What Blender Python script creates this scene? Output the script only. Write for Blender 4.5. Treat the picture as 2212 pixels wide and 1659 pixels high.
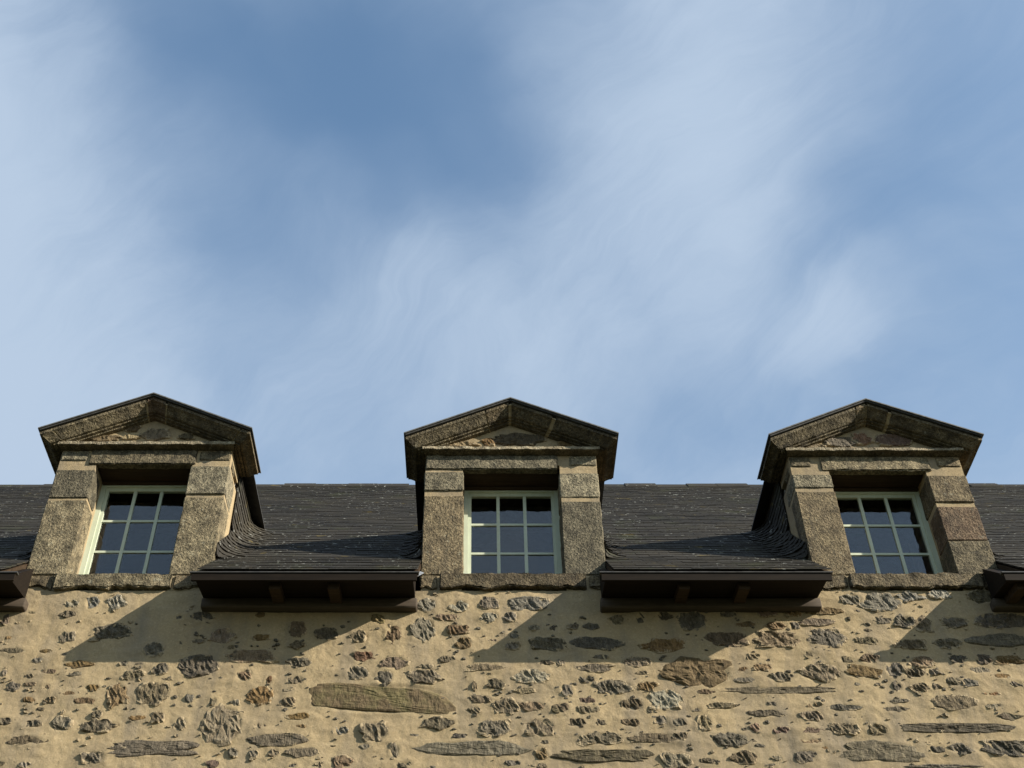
import bpy, math, random
import numpy as np
from mathutils import Vector, noise as mn

for o in list(bpy.data.objects):
    bpy.data.objects.remove(o)
S = bpy.context.scene
COL = S.collection

# ------------------------------------------------------------------ camera
F, CX, CY, DIST, EYE = 2700.0, 1033.0, 829.5, 8.72, 1.6     # photo measured 2212 px wide
TH = math.atan(F / 2830.0)
cam_d = bpy.data.cameras.new('camera')
cam = bpy.data.objects.new('camera', cam_d)
COL.objects.link(cam)
cam.location = (0, -DIST, EYE)
cam.rotation_euler = (math.pi / 2 + TH, 0, 0)
cam_d.sensor_width = 36
cam_d.lens = 36 * F / 2212
cam_d.shift_x = (1106 - CX) / 2212
cam_d.clip_end = 3000
S.camera = cam

# ------------------------------------------------------------------ light
SUNV = Vector((1.05, -0.455, 0.495)).normalized()              # towards the sun
sun_d = bpy.data.lights.new('sun', 'SUN')
sun_d.energy = 5.0
sun_d.angle = math.radians(0.5)
sun_d.color = (1.0, 0.93, 0.80)
sun = bpy.data.objects.new('sun', sun_d)
COL.objects.link(sun)
sun.location = (20, -10, 20)
sun.rotation_euler = (-SUNV).to_track_quat('-Z', 'Y').to_euler()
S.view_settings.view_transform = 'Standard'
S.view_settings.look = 'None'
S.view_settings.gamma = 1.0
S.view_settings.use_curve_mapping = False
S.view_settings.exposure = 1.05

SKY_STRENGTH = 0.112
CLOUD = (0.240, 0.296, 0.372)


def pix_dir(x, y):
    a = (x - CX) / F; b = (CY - y) / F
    c, s = math.cos(TH), math.sin(TH)
    return Vector((a, c - s * b, s + c * b)).normalized()


def P(x, y, Y=0.0):
    """photo pixel (2212 scale) -> X, Z where its ray meets the upright plane at depth Y"""
    d = pix_dir(x, y)
    t = (Y + DIST) / d.y
    return d.x * t, EYE + d.z * t


W = bpy.data.worlds.new('World'); S.world = W; W.use_nodes = True
nt = W.node_tree; nt.nodes.clear()


def N(tree, typ, **kw):
    n = tree.nodes.new(typ)
    for k, v in kw.items():
        setattr(n, k, v)
    return n


def build_world():
    L = nt.links.new
    out = N(nt, 'ShaderNodeOutputWorld'); bg = N(nt, 'ShaderNodeBackground')
    sky = N(nt, 'ShaderNodeTexSky', sky_type='NISHITA', sun_disc=False)
    sky.sun_elevation = math.asin(SUNV.z)
    sky.sun_rotation = math.atan2(SUNV.x, SUNV.y)
    sky.air_density = 1.0; sky.dust_density = 0.6; sky.ozone_density = 2.5
    tc = N(nt, 'ShaderNodeTexCoord')
    wn = N(nt, 'ShaderNodeTexNoise'); wn.inputs['Scale'].default_value = 3.5; wn.inputs['Detail'].default_value = 6
    L(tc.outputs['Generated'], wn.inputs['Vector'])
    sub = N(nt, 'ShaderNodeVectorMath', operation='SUBTRACT'); sub.inputs[1].default_value = (.5, .5, .5)
    L(wn.outputs['Color'], sub.inputs[0])
    sc = N(nt, 'ShaderNodeVectorMath', operation='SCALE'); sc.inputs['Scale'].default_value = 0.20
    L(sub.outputs[0], sc.inputs[0])
    add = N(nt, 'ShaderNodeVectorMath', operation='ADD'); L(tc.outputs['Generated'], add.inputs[0]); L(sc.outputs[0], add.inputs[1])
    nrm = N(nt, 'ShaderNodeVectorMath', operation='NORMALIZE'); L(add.outputs[0], nrm.inputs[0])
    # broad soft cloud field over the whole sky
    n1 = N(nt, 'ShaderNodeTexNoise'); n1.inputs['Scale'].default_value = 4.0; n1.inputs['Detail'].default_value = 5; n1.inputs['Roughness'].default_value = .42
    L(nrm.outputs[0], n1.inputs['Vector'])
    mr = N(nt, 'ShaderNodeMapRange'); mr.inputs[1].default_value = .30; mr.inputs[2].default_value = .70
    mr.inputs[3].default_value = 0.38; mr.inputs[4].default_value = 0.66
    L(n1.outputs['Fac'], mr.inputs[0])
    acc = mr.outputs[0]
    blobs = [(700, 140, 15, -.40), (600, 300, 9, -.16), (1000, 170, 10, -.14), (2160, 130, 14, -.30), (2170, 480, 10, -.18), (400, 700, 9, -.16), (2190, 900, 10, -.16),
             (880, 980, 7, -.20), (240, 100, 8, -.20), (1650, 830, 8, -.14), (1320, 1000, 7, -.10), (620, 760, 8, -.08), (1900, 560, 6, -.12),
             (0, 430, 13, .36), (520, 490, 7, .20), (760, 520, 6, .12), (1560, 200, 9, .08), (1690, 300, 6, .12), (1560, 440, 6, .14), (1380, 540, 7, .12), (1180, 680, 8, .14),
             (980, 800, 7, .14), (1790, 715, 3.2, .20), (1840, 690, 3.0, .16), (1920, 650, 3.5, .14), (2020, 600, 4, .12), (1860, 760, 3, .08), (20, 1010, 11, .42), (10, 60, 6, .20), (1420, 60, 8, .12), (120, 640, 7, .12)]
    for (x, y, r, w) in blobs:
        d = pix_dir(x, y)
        dot = N(nt, 'ShaderNodeVectorMath', operation='DOT_PRODUCT'); dot.inputs[1].default_value = d
        L(nrm.outputs[0], dot.inputs[0])
        m = N(nt, 'ShaderNodeMapRange', interpolation_type='SMOOTHSTEP')
        m.inputs[1].default_value = math.cos(math.radians(r)); m.inputs[2].default_value = 1.0
        m.inputs[3].default_value = 0; m.inputs[4].default_value = w
        L(dot.outputs['Value'], m.inputs[0])
        a = N(nt, 'ShaderNodeMath', operation='ADD'); L(acc, a.inputs[0]); L(m.outputs[0], a.inputs[1])
        acc = a.outputs[0]
    # fine wisps
    n2 = N(nt, 'ShaderNodeTexNoise'); n2.inputs['Scale'].default_value = 11; n2.inputs['Detail'].default_value = 6; n2.inputs['Roughness'].default_value = .45
    L(nrm.outputs[0], n2.inputs['Vector'])
    m2 = N(nt, 'ShaderNodeMapRange'); m2.inputs[1].default_value = .3; m2.inputs[2].default_value = .7; m2.inputs[3].default_value = -.06; m2.inputs[4].default_value = .06
    L(n2.outputs['Fac'], m2.inputs[0])
    a = N(nt, 'ShaderNodeMath', operation='ADD'); L(acc, a.inputs[0]); L(m2.outputs[0], a.inputs[1])
    # fibrous streaks drawn out by the wind, thicker where there is cloud
    frame = []
    for ax in ((1, 0, 0), (0, -math.sin(TH), math.cos(TH)), (0, math.cos(TH), math.sin(TH))):
        dd = N(nt, 'ShaderNodeVectorMath', operation='DOT_PRODUCT'); dd.inputs[1].default_value = ax
        L(nrm.outputs[0], dd.inputs[0]); frame.append(dd.outputs['Value'])
    cb = N(nt, 'ShaderNodeCombineXYZ')
    for q in range(3): L(frame[q], cb.inputs[q])
    mp0 = N(nt, 'ShaderNodeMapping'); mp0.inputs['Rotation'].default_value = (0, 0, math.radians(-42)); L(cb.outputs[0], mp0.inputs['Vector'])
    mp1 = N(nt, 'ShaderNodeMapping'); mp1.inputs['Scale'].default_value = (2.2, 9.0, 3.0); L(mp0.outputs[0], mp1.inputs['Vector'])
    n3 = N(nt, 'ShaderNodeTexNoise'); n3.inputs['Scale'].default_value = 1.5; n3.inputs['Detail'].default_value = 10; n3.inputs['Roughness'].default_value = .66; n3.inputs['Distortion'].default_value = .5
    L(mp1.outputs[0], n3.inputs['Vector'])
    m3 = N(nt, 'ShaderNodeMapRange'); m3.inputs[1].default_value = .3; m3.inputs[2].default_value = .7; m3.inputs[3].default_value = -.28; m3.inputs[4].default_value = .28
    L(n3.outputs['Fac'], m3.inputs[0])
    w3 = N(nt, 'ShaderNodeMath', operation='MULTIPLY_ADD'); w3.inputs[1].default_value = .85; w3.inputs[2].default_value = .12; L(a.outputs[0], w3.inputs[0])
    p3 = N(nt, 'ShaderNodeMath', operation='MULTIPLY'); L(m3.outputs[0], p3.inputs[0]); L(w3.outputs[0], p3.inputs[1])
    a3 = N(nt, 'ShaderNodeMath', operation='ADD'); L(a.outputs[0], a3.inputs[0]); L(p3.outputs[0], a3.inputs[1])
    a = a3
    den = N(nt, 'ShaderNodeMapRange', interpolation_type='SMOOTHSTEP'); den.inputs[1].default_value = -.30; den.inputs[2].default_value = 1.02; den.inputs[3].default_value = .03; den.inputs[4].default_value = .97
    L(a.outputs[0], den.inputs[0])
    sk = N(nt, 'ShaderNodeVectorMath', operation='MULTIPLY'); sk.inputs[1].default_value = (1.0, 1.07, 1.0)
    L(sky.outputs[0], sk.inputs[0])
    mix = N(nt, 'ShaderNodeMix', data_type='RGBA')
    mix.inputs['B'].default_value = (*[c / SKY_STRENGTH for c in CLOUD], 1)
    L(den.outputs[0], mix.inputs['Factor']); L(sk.outputs[0], mix.inputs['A'])
    bg.inputs['Strength'].default_value = SKY_STRENGTH
    L(mix.outputs['Result'], bg.inputs['Color']); L(bg.outputs[0], out.inputs[0])


build_world()

# ------------------------------------------------------------------ materials
def ramp(tree, fac, stops):
    r = N(tree, 'ShaderNodeValToRGB')
    e = r.color_ramp.elements
    while len(e) < len(stops):
        e.new(0.5)
    for k, (p, c) in enumerate(stops):
        e[k].position = p; e[k].color = (*c, 1)
    tree.links.new(fac, r.inputs[0])
    return r.outputs[0]


def noise(tree, vec, scale, detail=4, rough=.55, out='Fac'):
    n = N(tree, 'ShaderNodeTexNoise'); n.inputs['Scale'].default_value = scale
    n.inputs['Detail'].default_value = detail; n.inputs['Roughness'].default_value = rough
    tree.links.new(vec, n.inputs['Vector'])
    return n.outputs[out]


def mixc(tree, fac, a, b, blend='MIX'):
    m = N(tree, 'ShaderNodeMix', data_type='RGBA', blend_type=blend)
    for nm, v in (('Factor', fac), ('A', a), ('B', b)):
        s = m.inputs[nm]
        if isinstance(v, (int, float)): s.default_value = v
        elif isinstance(v, tuple): s.default_value = (*v, 1)
        else: tree.links.new(v, s)
    return m.outputs['Result']


def mrange(tree, v, a, b, c, d):
    m = N(tree, 'ShaderNodeMapRange'); m.inputs[1].default_value = a; m.inputs[2].default_value = b
    m.inputs[3].default_value = c; m.inputs[4].default_value = d
    tree.links.new(v, m.inputs[0]); return m.outputs[0]


def math2(tree, op, a, b):
    m = N(tree, 'ShaderNodeMath', operation=op)
    for i, v in enumerate((a, b)):
        if isinstance(v, (int, float)): m.inputs[i].default_value = v
        else: tree.links.new(v, m.inputs[i])
    return m.outputs[0]


def base_mat(name, rough=.9, spec=.3):
    m = bpy.data.materials.new(name); m.use_nodes = True
    t = m.node_tree; b = t.nodes['Principled BSDF']
    b.inputs['Roughness'].default_value = rough
    b.inputs['Specular IOR Level'].default_value = spec
    g = N(t, 'ShaderNodeNewGeometry')
    return m, t, b, g.outputs['Position']


def mapping(t, vec, rot=(0, 0, 0), scale=(1, 1, 1)):
    mp = N(t, 'ShaderNodeMapping'); mp.inputs['Rotation'].default_value = rot; mp.inputs['Scale'].default_value = scale
    t.links.new(vec, mp.inputs['Vector']); return mp.outputs[0]


def set_bump(t, b, hts):
    prev = None
    for (h, strength, dist) in hts:
        bm = N(t, 'ShaderNodeBump'); bm.inputs['Strength'].default_value = strength; bm.inputs['Distance'].default_value = dist
        t.links.new(h, bm.inputs['Height'])
        if prev is not None: t.links.new(prev, bm.inputs['Normal'])
        prev = bm.outputs[0]
    t.links.new(prev, b.inputs['Normal'])


def mat_mortar(name='lime_mortar', k=.79, sat=1.0):
    m, t, b, p = base_mat(name, .95, .15)

    def C(r, g_, b_):
        l = (r + g_ + b_) / 3
        return tuple(k * (l + (x - l) * sat) for x in (r, g_, b_))
    big = noise(t, p, 1.1, 5, .6); med = noise(t, p, 7, 5, .6); fine = noise(t, p, 130, 3, .7); gr = noise(t, p, 420, 2, .6)
    c = ramp(t, big, [(.30, C(.375, .282, .160)), (.55, C(.45, .343, .195)), (.75, C(.495, .384, .222))])
    mid = noise(t, p, 3.1, 6, .68)
    c = mixc(t, mrange(t, mid, .48, .70, 0, .55), c, C(.30, .225, .13))
    c = mixc(t, mrange(t, mid, .30, .42, .35, 0), c, C(.54, .44, .29))
    c = mixc(t, mrange(t, med, .42, .75, 0, .5), c, C(.32, .25, .155))
    c = mixc(t, mrange(t, fine, .56, .72, 0, .5), c, C(.22, .17, .11))
    c = mixc(t, mrange(t, gr, .58, .72, 0, .35), c, C(.60, .52, .38))
    mott = noise(t, p, 48, 4, .7)
    c = mixc(t, mrange(t, mott, .35, .65, .0, .42), c, C(.27, .205, .118))
    c = mixc(t, mrange(t, mott, .30, .42, .35, 0), c, C(.58, .48, .31))
    # dirt washed down the render
    st = noise(t, mapping(t, p, scale=(2.2, 1, .55)), 1.6, 5, .62)
    c = mixc(t, mrange(t, st, .46, .70, 0, .75), c, C(.215, .18, .135))
    pit = noise(t, p, 60, 5, .7); pm = noise(t, p, 5, 3, .5)
    pf = math2(t, 'MULTIPLY', mrange(t, pit, .60, .68, 0, 1), mrange(t, pm, .45, .6, 0, .9))
    c = mixc(t, pf, c, C(.10, .08, .055))
    t.links.new(c, b.inputs['Base Color'])
    set_bump(t, b, [(med, .45, .012), (noise(t, p, 24, 5, .7), .55, .010), (pf, -.6, .012), (fine, .6, .005), (gr, .4, .002)])
    return m


def mat_rubble(name, dark, mid, light, tilt=.5, olive=0.0, smear=True):
    """split schist / granite of the wall: shardy, streaked along its cleavage"""
    m, t, b, p = base_mat(name, .85, .3)
    oi = N(t, 'ShaderNodeObjectInfo')
    off = N(t, 'ShaderNodeVectorMath', operation='ADD')
    t.links.new(p, off.inputs[0])
    cmb = N(t, 'ShaderNodeCombineXYZ'); r10 = math2(t, 'MULTIPLY', oi.outputs['Random'], 17.0)
    t.links.new(r10, cmb.inputs[0]); t.links.new(r10, cmb.inputs[2]); t.links.new(cmb.outputs[0], off.inputs[1])
    q = off.outputs[0]
    strk = noise(t, mapping(t, q, (0, tilt, 0), (62, 30, 17)), 1.0, 4, .65)
    lump = noise(t, q, 26, 4, .6); fine = noise(t, q, 150, 3, .7); big = noise(t, q, 6, 3, .5)
    c = ramp(t, mixc(t, .5, strk, lump), [(.30, dark), (.52, mid), (.74, light)])  # dark stop also paints the shade in the crevices
    c = mixc(t, mrange(t, fine, .52, .72, 0, .6), c, light)
    c = mixc(t, mrange(t, fine, .30, .42, .55, 0), c, dark)
    if olive: c = mixc(t, mrange(t, big, .45, .62, 0, olive), c, (.13, .12, .035))
    hsv = N(t, 'ShaderNodeHueSaturation'); t.links.new(c, hsv.inputs['Color'])
    t.links.new(mrange(t, oi.outputs['Random'], 0, 1, .60, 1.12), hsv.inputs['Value'])
    r2 = math2(t, 'FRACT', math2(t, 'MULTIPLY', oi.outputs['Random'], 7.31), 0); r3 = math2(t, 'FRACT', math2(t, 'MULTIPLY', oi.outputs['Random'], 23.7), 0)
    t.links.new(mrange(t, r2, 0, 1, .492, .506), hsv.inputs['Hue']); t.links.new(mrange(t, r3, 0, 1, .75, 1.2), hsv.inputs['Saturation'])
    # pointing mortar lapping raggedly over the rim and smeared on the face
    tc = N(t, 'ShaderNodeTexCoord')
    ce = N(t, 'ShaderNodeVectorMath', operation='MULTIPLY_ADD'); ce.inputs[1].default_value = (2, 0, 2); ce.inputs[2].default_value = (-1, 0, -1)
    t.links.new(tc.outputs['Generated'], ce.inputs[0])
    ln = N(t, 'ShaderNodeVectorMath', operation='LENGTH'); t.links.new(ce.outputs[0], ln.inputs[0])
    rg = math2(t, 'ADD', ln.outputs['Value'], mrange(t, noise(t, q, 22, 5, .7), .25, .75, -.42, .42))
    rg = math2(t, 'ADD', rg, mrange(t, oi.outputs['Random'], 0, 1, -.12, .12))
    c2 = mixc(t, mrange(t, rg, .80, .90, 0, .92 if smear else 0), hsv.outputs[0], mixc(t, fine, (.25, .195, .12), (.36, .28, .17)))
    t.links.new(c2, b.inputs['Base Color'])
    set_bump(t, b, [(strk, 1.0 if smear else .55, .026 if smear else .014), (lump, .8, .014), (noise(t, q, 11, 4, .6), .5, .02), (fine, .5, .004)])
    return m


def mat_granite(name, dark, mid, light, warm=.3):
    """tooled coarse granite of the dormers"""
    m, t, b, p = base_mat(name, .9, .25)
    oi = N(t, 'ShaderNodeObjectInfo')
    big = noise(t, p, 3.2, 4, .6); med = noise(t, p, 42, 3, .65); fine = noise(t, p, 120, 3, .75)
    v = N(t, 'ShaderNodeTexVoronoi'); v.inputs['Scale'].default_value = 75; t.links.new(p, v.inputs['Vector'])
    c = ramp(t, mixc(t, .55, med, fine), [(.37, dark), (.50, mid), (.64, light)])
    c = mixc(t, mrange(t, big, .45, .7, 0, warm), c, (.115, .086, .052))
    blot = noise(t, p, 9, 5, .65)
    c = mixc(t, mrange(t, blot, .46, .64, 0, .75), c, dark)
    c = mixc(t, mrange(t, blot, .28, .42, .5, 0), c, light)
    run = noise(t, mapping(t, p, scale=(9, 9, 1.3)), 1.0, 4, .6)
    c = mixc(t, mrange(t, run, .56, .70, 0, .55), c, (.035, .030, .022))
    c = mixc(t, mrange(t, fine, .62, .74, 0, .6), c, (.36, .32, .235))
    lich = noise(t, p, 17, 5, .7)
    c = mixc(t, mrange(t, lich, .60, .70, 0, .55), c, (.30, .28, .205))
    hsv = N(t, 'ShaderNodeHueSaturation'); t.links.new(c, hsv.inputs['Color'])
    t.links.new(mrange(t, oi.outputs['Random'], 0, 1, .62, 1.32), hsv.inputs['Value'])
    t.links.new(hsv.outputs[0], b.inputs['Base Color'])
    set_bump(t, b, [(blot, .6, .02), (med, 1.0, .020), (v.outputs['Distance'], .5, .006), (fine, .6, .005)])
    return m


def mat_slate():
    m, t, b, p = base_mat('slate', .85, .1)
    oi = N(t, 'ShaderNodeObjectInfo')
    big = noise(t, p, 1.3, 4, .6)
    cells = N(t, 'ShaderNodeTexWhiteNoise', noise_dimensions='3D')
    sn = N(t, 'ShaderNodeVectorMath', operation='SNAP'); sn.inputs[1].default_value = (.105, .085, .085)
    t.links.new(p, sn.inputs[0]); t.links.new(sn.outputs[0], cells.inputs['Vector'])
    c = ramp(t, big, [(.3, (.018, .0165, .0145)), (.55, (.031, .027, .021)), (.75, (.046, .039, .026))])
    c = mixc(t, mrange(t, cells.outputs['Value'], 0, 1, 0, .55), c, (.040, .038, .034))
    spot = noise(t, p, 21, 3, .5); spot2 = noise(t, p, 5.5, 5, .6)
    drift = noise(t, p, 1.7, 4, .6)
    c = mixc(t, math2(t, 'MULTIPLY', mrange(t, spot, .645, .68, 0, 1), mrange(t, drift, .44, .56, 0, 1)), c, (.30, .30, .27))
    c = mixc(t, mrange(t, spot2, .64, .70, 0, .8), c, (.11, .085, .03))
    moss = noise(t, p, 2.3, 5, .6)
    c = mixc(t, mrange(t, moss, .56, .72, 0, .5), c, (.045, .05, .022))
    t.links.new(c, b.inputs['Base Color'])
    t.links.new(mrange(t, cells.outputs['Value'], 0, 1, .68, .92), b.inputs['Roughness'])
    set_bump(t, b, [(noise(t, mapping(t, p, scale=(60, 30, 30)), 1.0, 4, .6), .5, .004)])
    return m


def mat_wood(name, a, bcol, rough=.75, grain=(3, 40, 40)):
    m, t, b, p = base_mat(name, rough, .12)
    g = noise(t, mapping(t, p, scale=grain), 1.0, 4, .6); st = noise(t, p, 4, 4, .6)
    c = ramp(t, g, [(.3, a), (.7, bcol)])
    c = mixc(t, mrange(t, st, .5, .75, 0, .5), c, tuple(x * .55 for x in a))
    t.links.new(c, b.inputs['Base Color'])
    set_bump(t, b, [(g, .4, .003)])
    return m


def mat_paint():
    m, t, b, p = base_mat('pale_green_paint', .5, .4)
    n = noise(t, mapping(t, p, scale=(20, 20, 5)), 1.0, 4, .6); d = noise(t, p, 30, 4, .65)
    c = ramp(t, n, [(.3, (.40, .435, .325)), (.7, (.48, .51, .39))])
    c = mixc(t, mrange(t, d, .58, .72, 0, .35), c, (.33, .34, .24))
    t.links.new(c, b.inputs['Base Color']); set_bump(t, b, [(n, .15, .002)])
    return m


def mat_glass():
    m, t, b, p = base_mat('window_glass', .02, .5)
    b.inputs['Base Color'].default_value = (.9, .95, .95, 1)
    b.inputs['Transmission Weight'].default_value = 1.0
    b.inputs['IOR'].default_value = 1.6
    n = noise(t, p, 5, 2, .5); set_bump(t, b, [(n, .12, .01)])
    return m


def mat_plain(name, col, rough=.9, metal=0, var=.35, scale=12):
    m, t, b, p = base_mat(name, rough, .3)
    n = noise(t, p, scale, 5, .6)
    c = ramp(t, n, [(.3, tuple(x * (1 - var) for x in col)), (.7, tuple(min(1, x * (1 + var)) for x in col))])
    t.links.new(c, b.inputs['Base Color']); b.inputs['Metallic'].default_value = metal
    set_bump(t, b, [(n, .3, .004)])
    return m


M = dict(
    mortar=mat_mortar(),
    joint=mat_mortar('dormer_mortar', .78, .98),
    d=mat_rubble('dark_schist', (.022, .017, .011), (.118, .094, .058), (.24, .195, .125)),
    g=mat_rubble('grey_schist', (.028, .022, .014), (.150, .120, .076), (.28, .225, .145)),
    b=mat_rubble('brown_schist', (.038, .025, .012), (.165, .112, .056), (.28, .20, .11)),
    r=mat_rubble('red_stone', (.06, .033, .018), (.16, .090, .050), (.25, .16, .095)),
    o=mat_rubble('olive_stone', (.035, .024, .011), (.115, .076, .034), (.18, .125, .060), olive=.4, smear=False),
    w=mat_rubble('pale_granite', (.08, .071, .052), (.20, .178, .132), (.33, .29, .21)),
    p=mat_rubble('mottled_stone', (.15, .105, .055), (.25, .195, .115), (.34, .28, .18)),
    D=mat_rubble('dark_slab', (.026, .021, .014), (.105, .085, .055), (.23, .19, .125), smear=False),
    B=mat_rubble('brown_slab', (.045, .030, .015), (.145, .098, .048), (.25, .18, .10), smear=False),
    granite=mat_granite('grey_granite', (.034, .028, .017), (.128, .104, .062), (.30, .245, .150)),
    granite_brown=mat_granite('brown_granite', (.034, .026, .015), (.120, .092, .052), (.27, .212, .125), .6),
    granite_red=mat_granite('reddish_granite', (.042, .026, .016), (.125, .083, .050), (.24, .172, .108), .5),
    granite_grey=mat_granite('cool_granite', (.040, .035, .024), (.145, .125, .082), (.33, .28, .185), .1),
    fillet=mat_granite('lit_lichened_granite', (.12, .095, .06), (.27, .225, .15), (.40, .35, .25), .1),  # lichen, with the brightness of the lit strip put into the colour
    slate=mat_slate(),
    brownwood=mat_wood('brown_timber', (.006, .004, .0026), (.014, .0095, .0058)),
    headwood=mat_wood('weathered_oak', (.026, .017, .010), (.050, .033, .020)),
    stoneplate=mat_wood('grey_plank', (.045, .034, .025), (.08, .062, .046)),
    paint=mat_paint(), glass=mat_glass(),
    zinc=mat_plain('zinc', (.36, .38, .41), .45, .6, .25, 30),
    zincdark=mat_plain('weathered_zinc', (.055, .053, .050), .55, .3, .35, 20),
    zincmid=mat_plain('grey_zinc', (.13, .125, .115), .5, .3, .35, 20),
    plaster=mat_plain('attic_plaster', (.22, .20, .17), .95),
    ground=mat_plain('lawn', (.050, .056, .026), .95, 0, .3, 3),
)

# ------------------------------------------------------------------ mesh helpers
RND = random.Random(7)


def mesh_obj(name, verts, faces, mat, parent=None, smooth=False, label=None, kind=None):
    me = bpy.data.meshes.new(name)
    me.from_pydata([tuple(v) for v in verts], [], faces)
    if smooth:
        me.polygons.foreach_set('use_smooth', [True] * len(me.polygons))
    me.materials.append(mat)
    o = bpy.data.objects.new(name, me)
    COL.objects.link(o)
    if parent is not None: o.parent = parent
    if label: o['label'] = label
    if kind: o['kind'] = kind
    return o


BOXF = [(0, 3, 2, 1), (4, 5, 6, 7), (0, 1, 5, 4), (1, 2, 6, 5), (2, 3, 7, 6), (3, 0, 4, 7)]


class MB:
    def __init__(self): self.v = []; self.f = []

    def add(self, vs, fs):
        n = len(self.v); self.v += [tuple(x) for x in vs]; self.f += [tuple(i + n for i in q) for q in fs]

    def box(self, x0, x1, y0, y1, z0, z1):
        self.add([(x0, y0, z0), (x1, y0, z0), (x1, y1, z0), (x0, y1, z0), (x0, y0, z1), (x1, y0, z1), (x1, y1, z1), (x0, y1, z1)], BOXF)

    def prism_x(self, prof, x0, x1):
        """closed YZ outline (counter-clockwise seen from -X) run along X"""
        n = len(prof)
        self.add([(x0, y, z) for y, z in prof] + [(x1, y, z) for y, z in prof],
                 [(i, (i + 1) % n, (i + 1) % n + n, i + n) for i in range(n)] + [tuple(range(n))[::-1], tuple(range(n, 2 * n))])

    def build(self, name, mat, parent=None, **kw):
        return mesh_obj(name, self.v, self.f, mat, parent, **kw)


def rbox(name, x0, x1, y0, y1, z0, z1, mat, parent, res=.05, amp=.004, bev=.012, chip=.006, seed=0, label=None, wob=0.0):
    """a hand-dressed block: rounded arrises, uneven faces, chipped edges"""
    lo = Vector((x0, y0, z0)); hi = Vector((x1, y1, z1))

    def ticks(a, b):
        L = b - a; e = min(bev, L * .3)
        k = max(1, int(round((L - 2 * e) / res)))
        return [a] + [a + e + (L - 2 * e) * i / k for i in range(k + 1)] + [b], e
    T = [ticks(x0, x1), ticks(y0, y1), ticks(z0, z1)]
    e = min(t[1] for t in T)
    vid = {}; V = []; Fc = []

    def vert(p):
        key = (round(p[0], 5), round(p[1], 5), round(p[2], 5))
        if key in vid: return vid[key]
        q = Vector(p)
        inn = Vector([min(max(q[i], lo[i] + e), hi[i] - e) for i in range(3)])
        d = q - inn
        edge = sum(abs(x) > 1e-6 for x in d)
        nrm = d.normalized()
        out = inn + nrm * e
        s = Vector((seed * 3.1, seed * 1.7, 0))
        h = mn.noise(q * 9 + s) * amp + mn.noise(q * 27 + s) * amp * .6
        if edge > 1: h -= chip * max(0, mn.noise(q * 14 + s * 2) + .35)
        if wob and q.z < (lo.z + hi.z) / 2: out.z += wob * (mn.noise(Vector((q.x * 5 + seed, q.y * 3, 0))) + .6 * mn.noise(Vector((q.x * 17, seed, 0))))
        vid[key] = len(V); V.append(out + nrm * h)
        return vid[key]
    for ax in range(3):
        u, w = [(1, 2), (2, 0), (0, 1)][ax]
        for side in (0, 1):
            c = (lo, hi)[side][ax]
            for i in range(len(T[u][0]) - 1):
                for j in range(len(T[w][0]) - 1):
                    q = []
                    for (a, b) in ((i, j), (i + 1, j), (i + 1, j + 1), (i, j + 1)):
                        p = [0, 0, 0]; p[ax] = c; p[u] = T[u][0][a]; p[w] = T[w][0][b]
                        q.append(vert(p))
                    Fc.append(tuple(q) if side else tuple(q[::-1]))
    o = mesh_obj(name, V, Fc, mat, parent, smooth=True, label=label)
    o.data.set_sharp_from_angle(angle=math.radians(32))
    return o


def stone_mesh(w, h, seed, y=0.0, depth=.07, proud=.012, rough=.010, n=None, poly=None):
    """a rubble stone bedded in the wall: ragged outline, broken face; local X/Z in the wall plane, -Y outwards"""
    rr = random.Random(seed)
    big = max(w, h)
    n = n or (14 if big < .10 else 20 if big < .2 else 30)
    k_ = 4 if big < .10 else 6 if big < .2 else 9
    rings = [1.0, .93] + [.93 * (1 - (i + 1) / k_) for i in range(k_ - 1)]
    V = []; Fc = []
    ex = rr.uniform(1.5, 3.8); rag = rr.uniform(.18, .42)
    ph = rr.uniform(0, 50)
    pts = []
    for k in range(n):
        if poly:
            t = k / n * len(poly); i = int(t); f = t - i
            a, b = poly[i % len(poly)], poly[(i + 1) % len(poly)]
            x = a[0] + (b[0] - a[0]) * f; z = a[1] + (b[1] - a[1]) * f
            j = .03
            pts.append((x * (1 + rr.uniform(-j, j)), z * (1 + rr.uniform(-j, j))))
        else:
            a = 2 * math.pi * (k + rr.uniform(-.25, .25)) / n
            ca, sa = math.cos(a), math.sin(a)
            r = (abs(ca) ** ex + abs(sa) ** ex) ** (-1 / ex)
            r *= 1 + rag * mn.noise(Vector((ca * 1.3 + ph, sa * 1.3, 0))) * 1.2 + rag * .6 * mn.noise(Vector((ca * 4 + ph, sa * 4, 3))) + rr.uniform(-.05, .05)
            pts.append((ca * r * w / 2, sa * r * h / 2))
    rg = min(rough, .22 * min(w, h))
    for k, (x, z) in enumerate(pts): V.append((x * .85, y + depth, z * .85))
    for ri, r in enumerate(rings):
        for k, (x, z) in enumerate(pts):
            px, pz = x * r, z * r
            base = {0: .012, 1: -proud * .35}.get(ri, -proud)
            qx, qz = px * .88 + pz * .48, pz * .88 - px * .48      # cleavage runs slantwise
            hn = mn.noise(Vector((px * 13 + ph, pz * 20, ph))) * rg + (.5 - abs(mn.noise(Vector((qx * 34 + ph, qz * 11, ph)))) * 2) * rg * .9
            V.append((px, y + base - (hn if ri else 0), pz))
    V.append((0, y - proud, 0))
    c = len(V) - 1
    nr = len(rings) + 1
    for ri in range(nr - 1):
        for k in range(n):
            a, b = ri * n + k, ri * n + (k + 1) % n
            Fc.append((a, b, b + n, a + n))
    for k in range(n):
        Fc.append(((nr - 1) * n + k, (nr - 1) * n + (k + 1) % n, c))
    Fc.append(tuple(range(n))[::-1])
    return V, Fc


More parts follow.
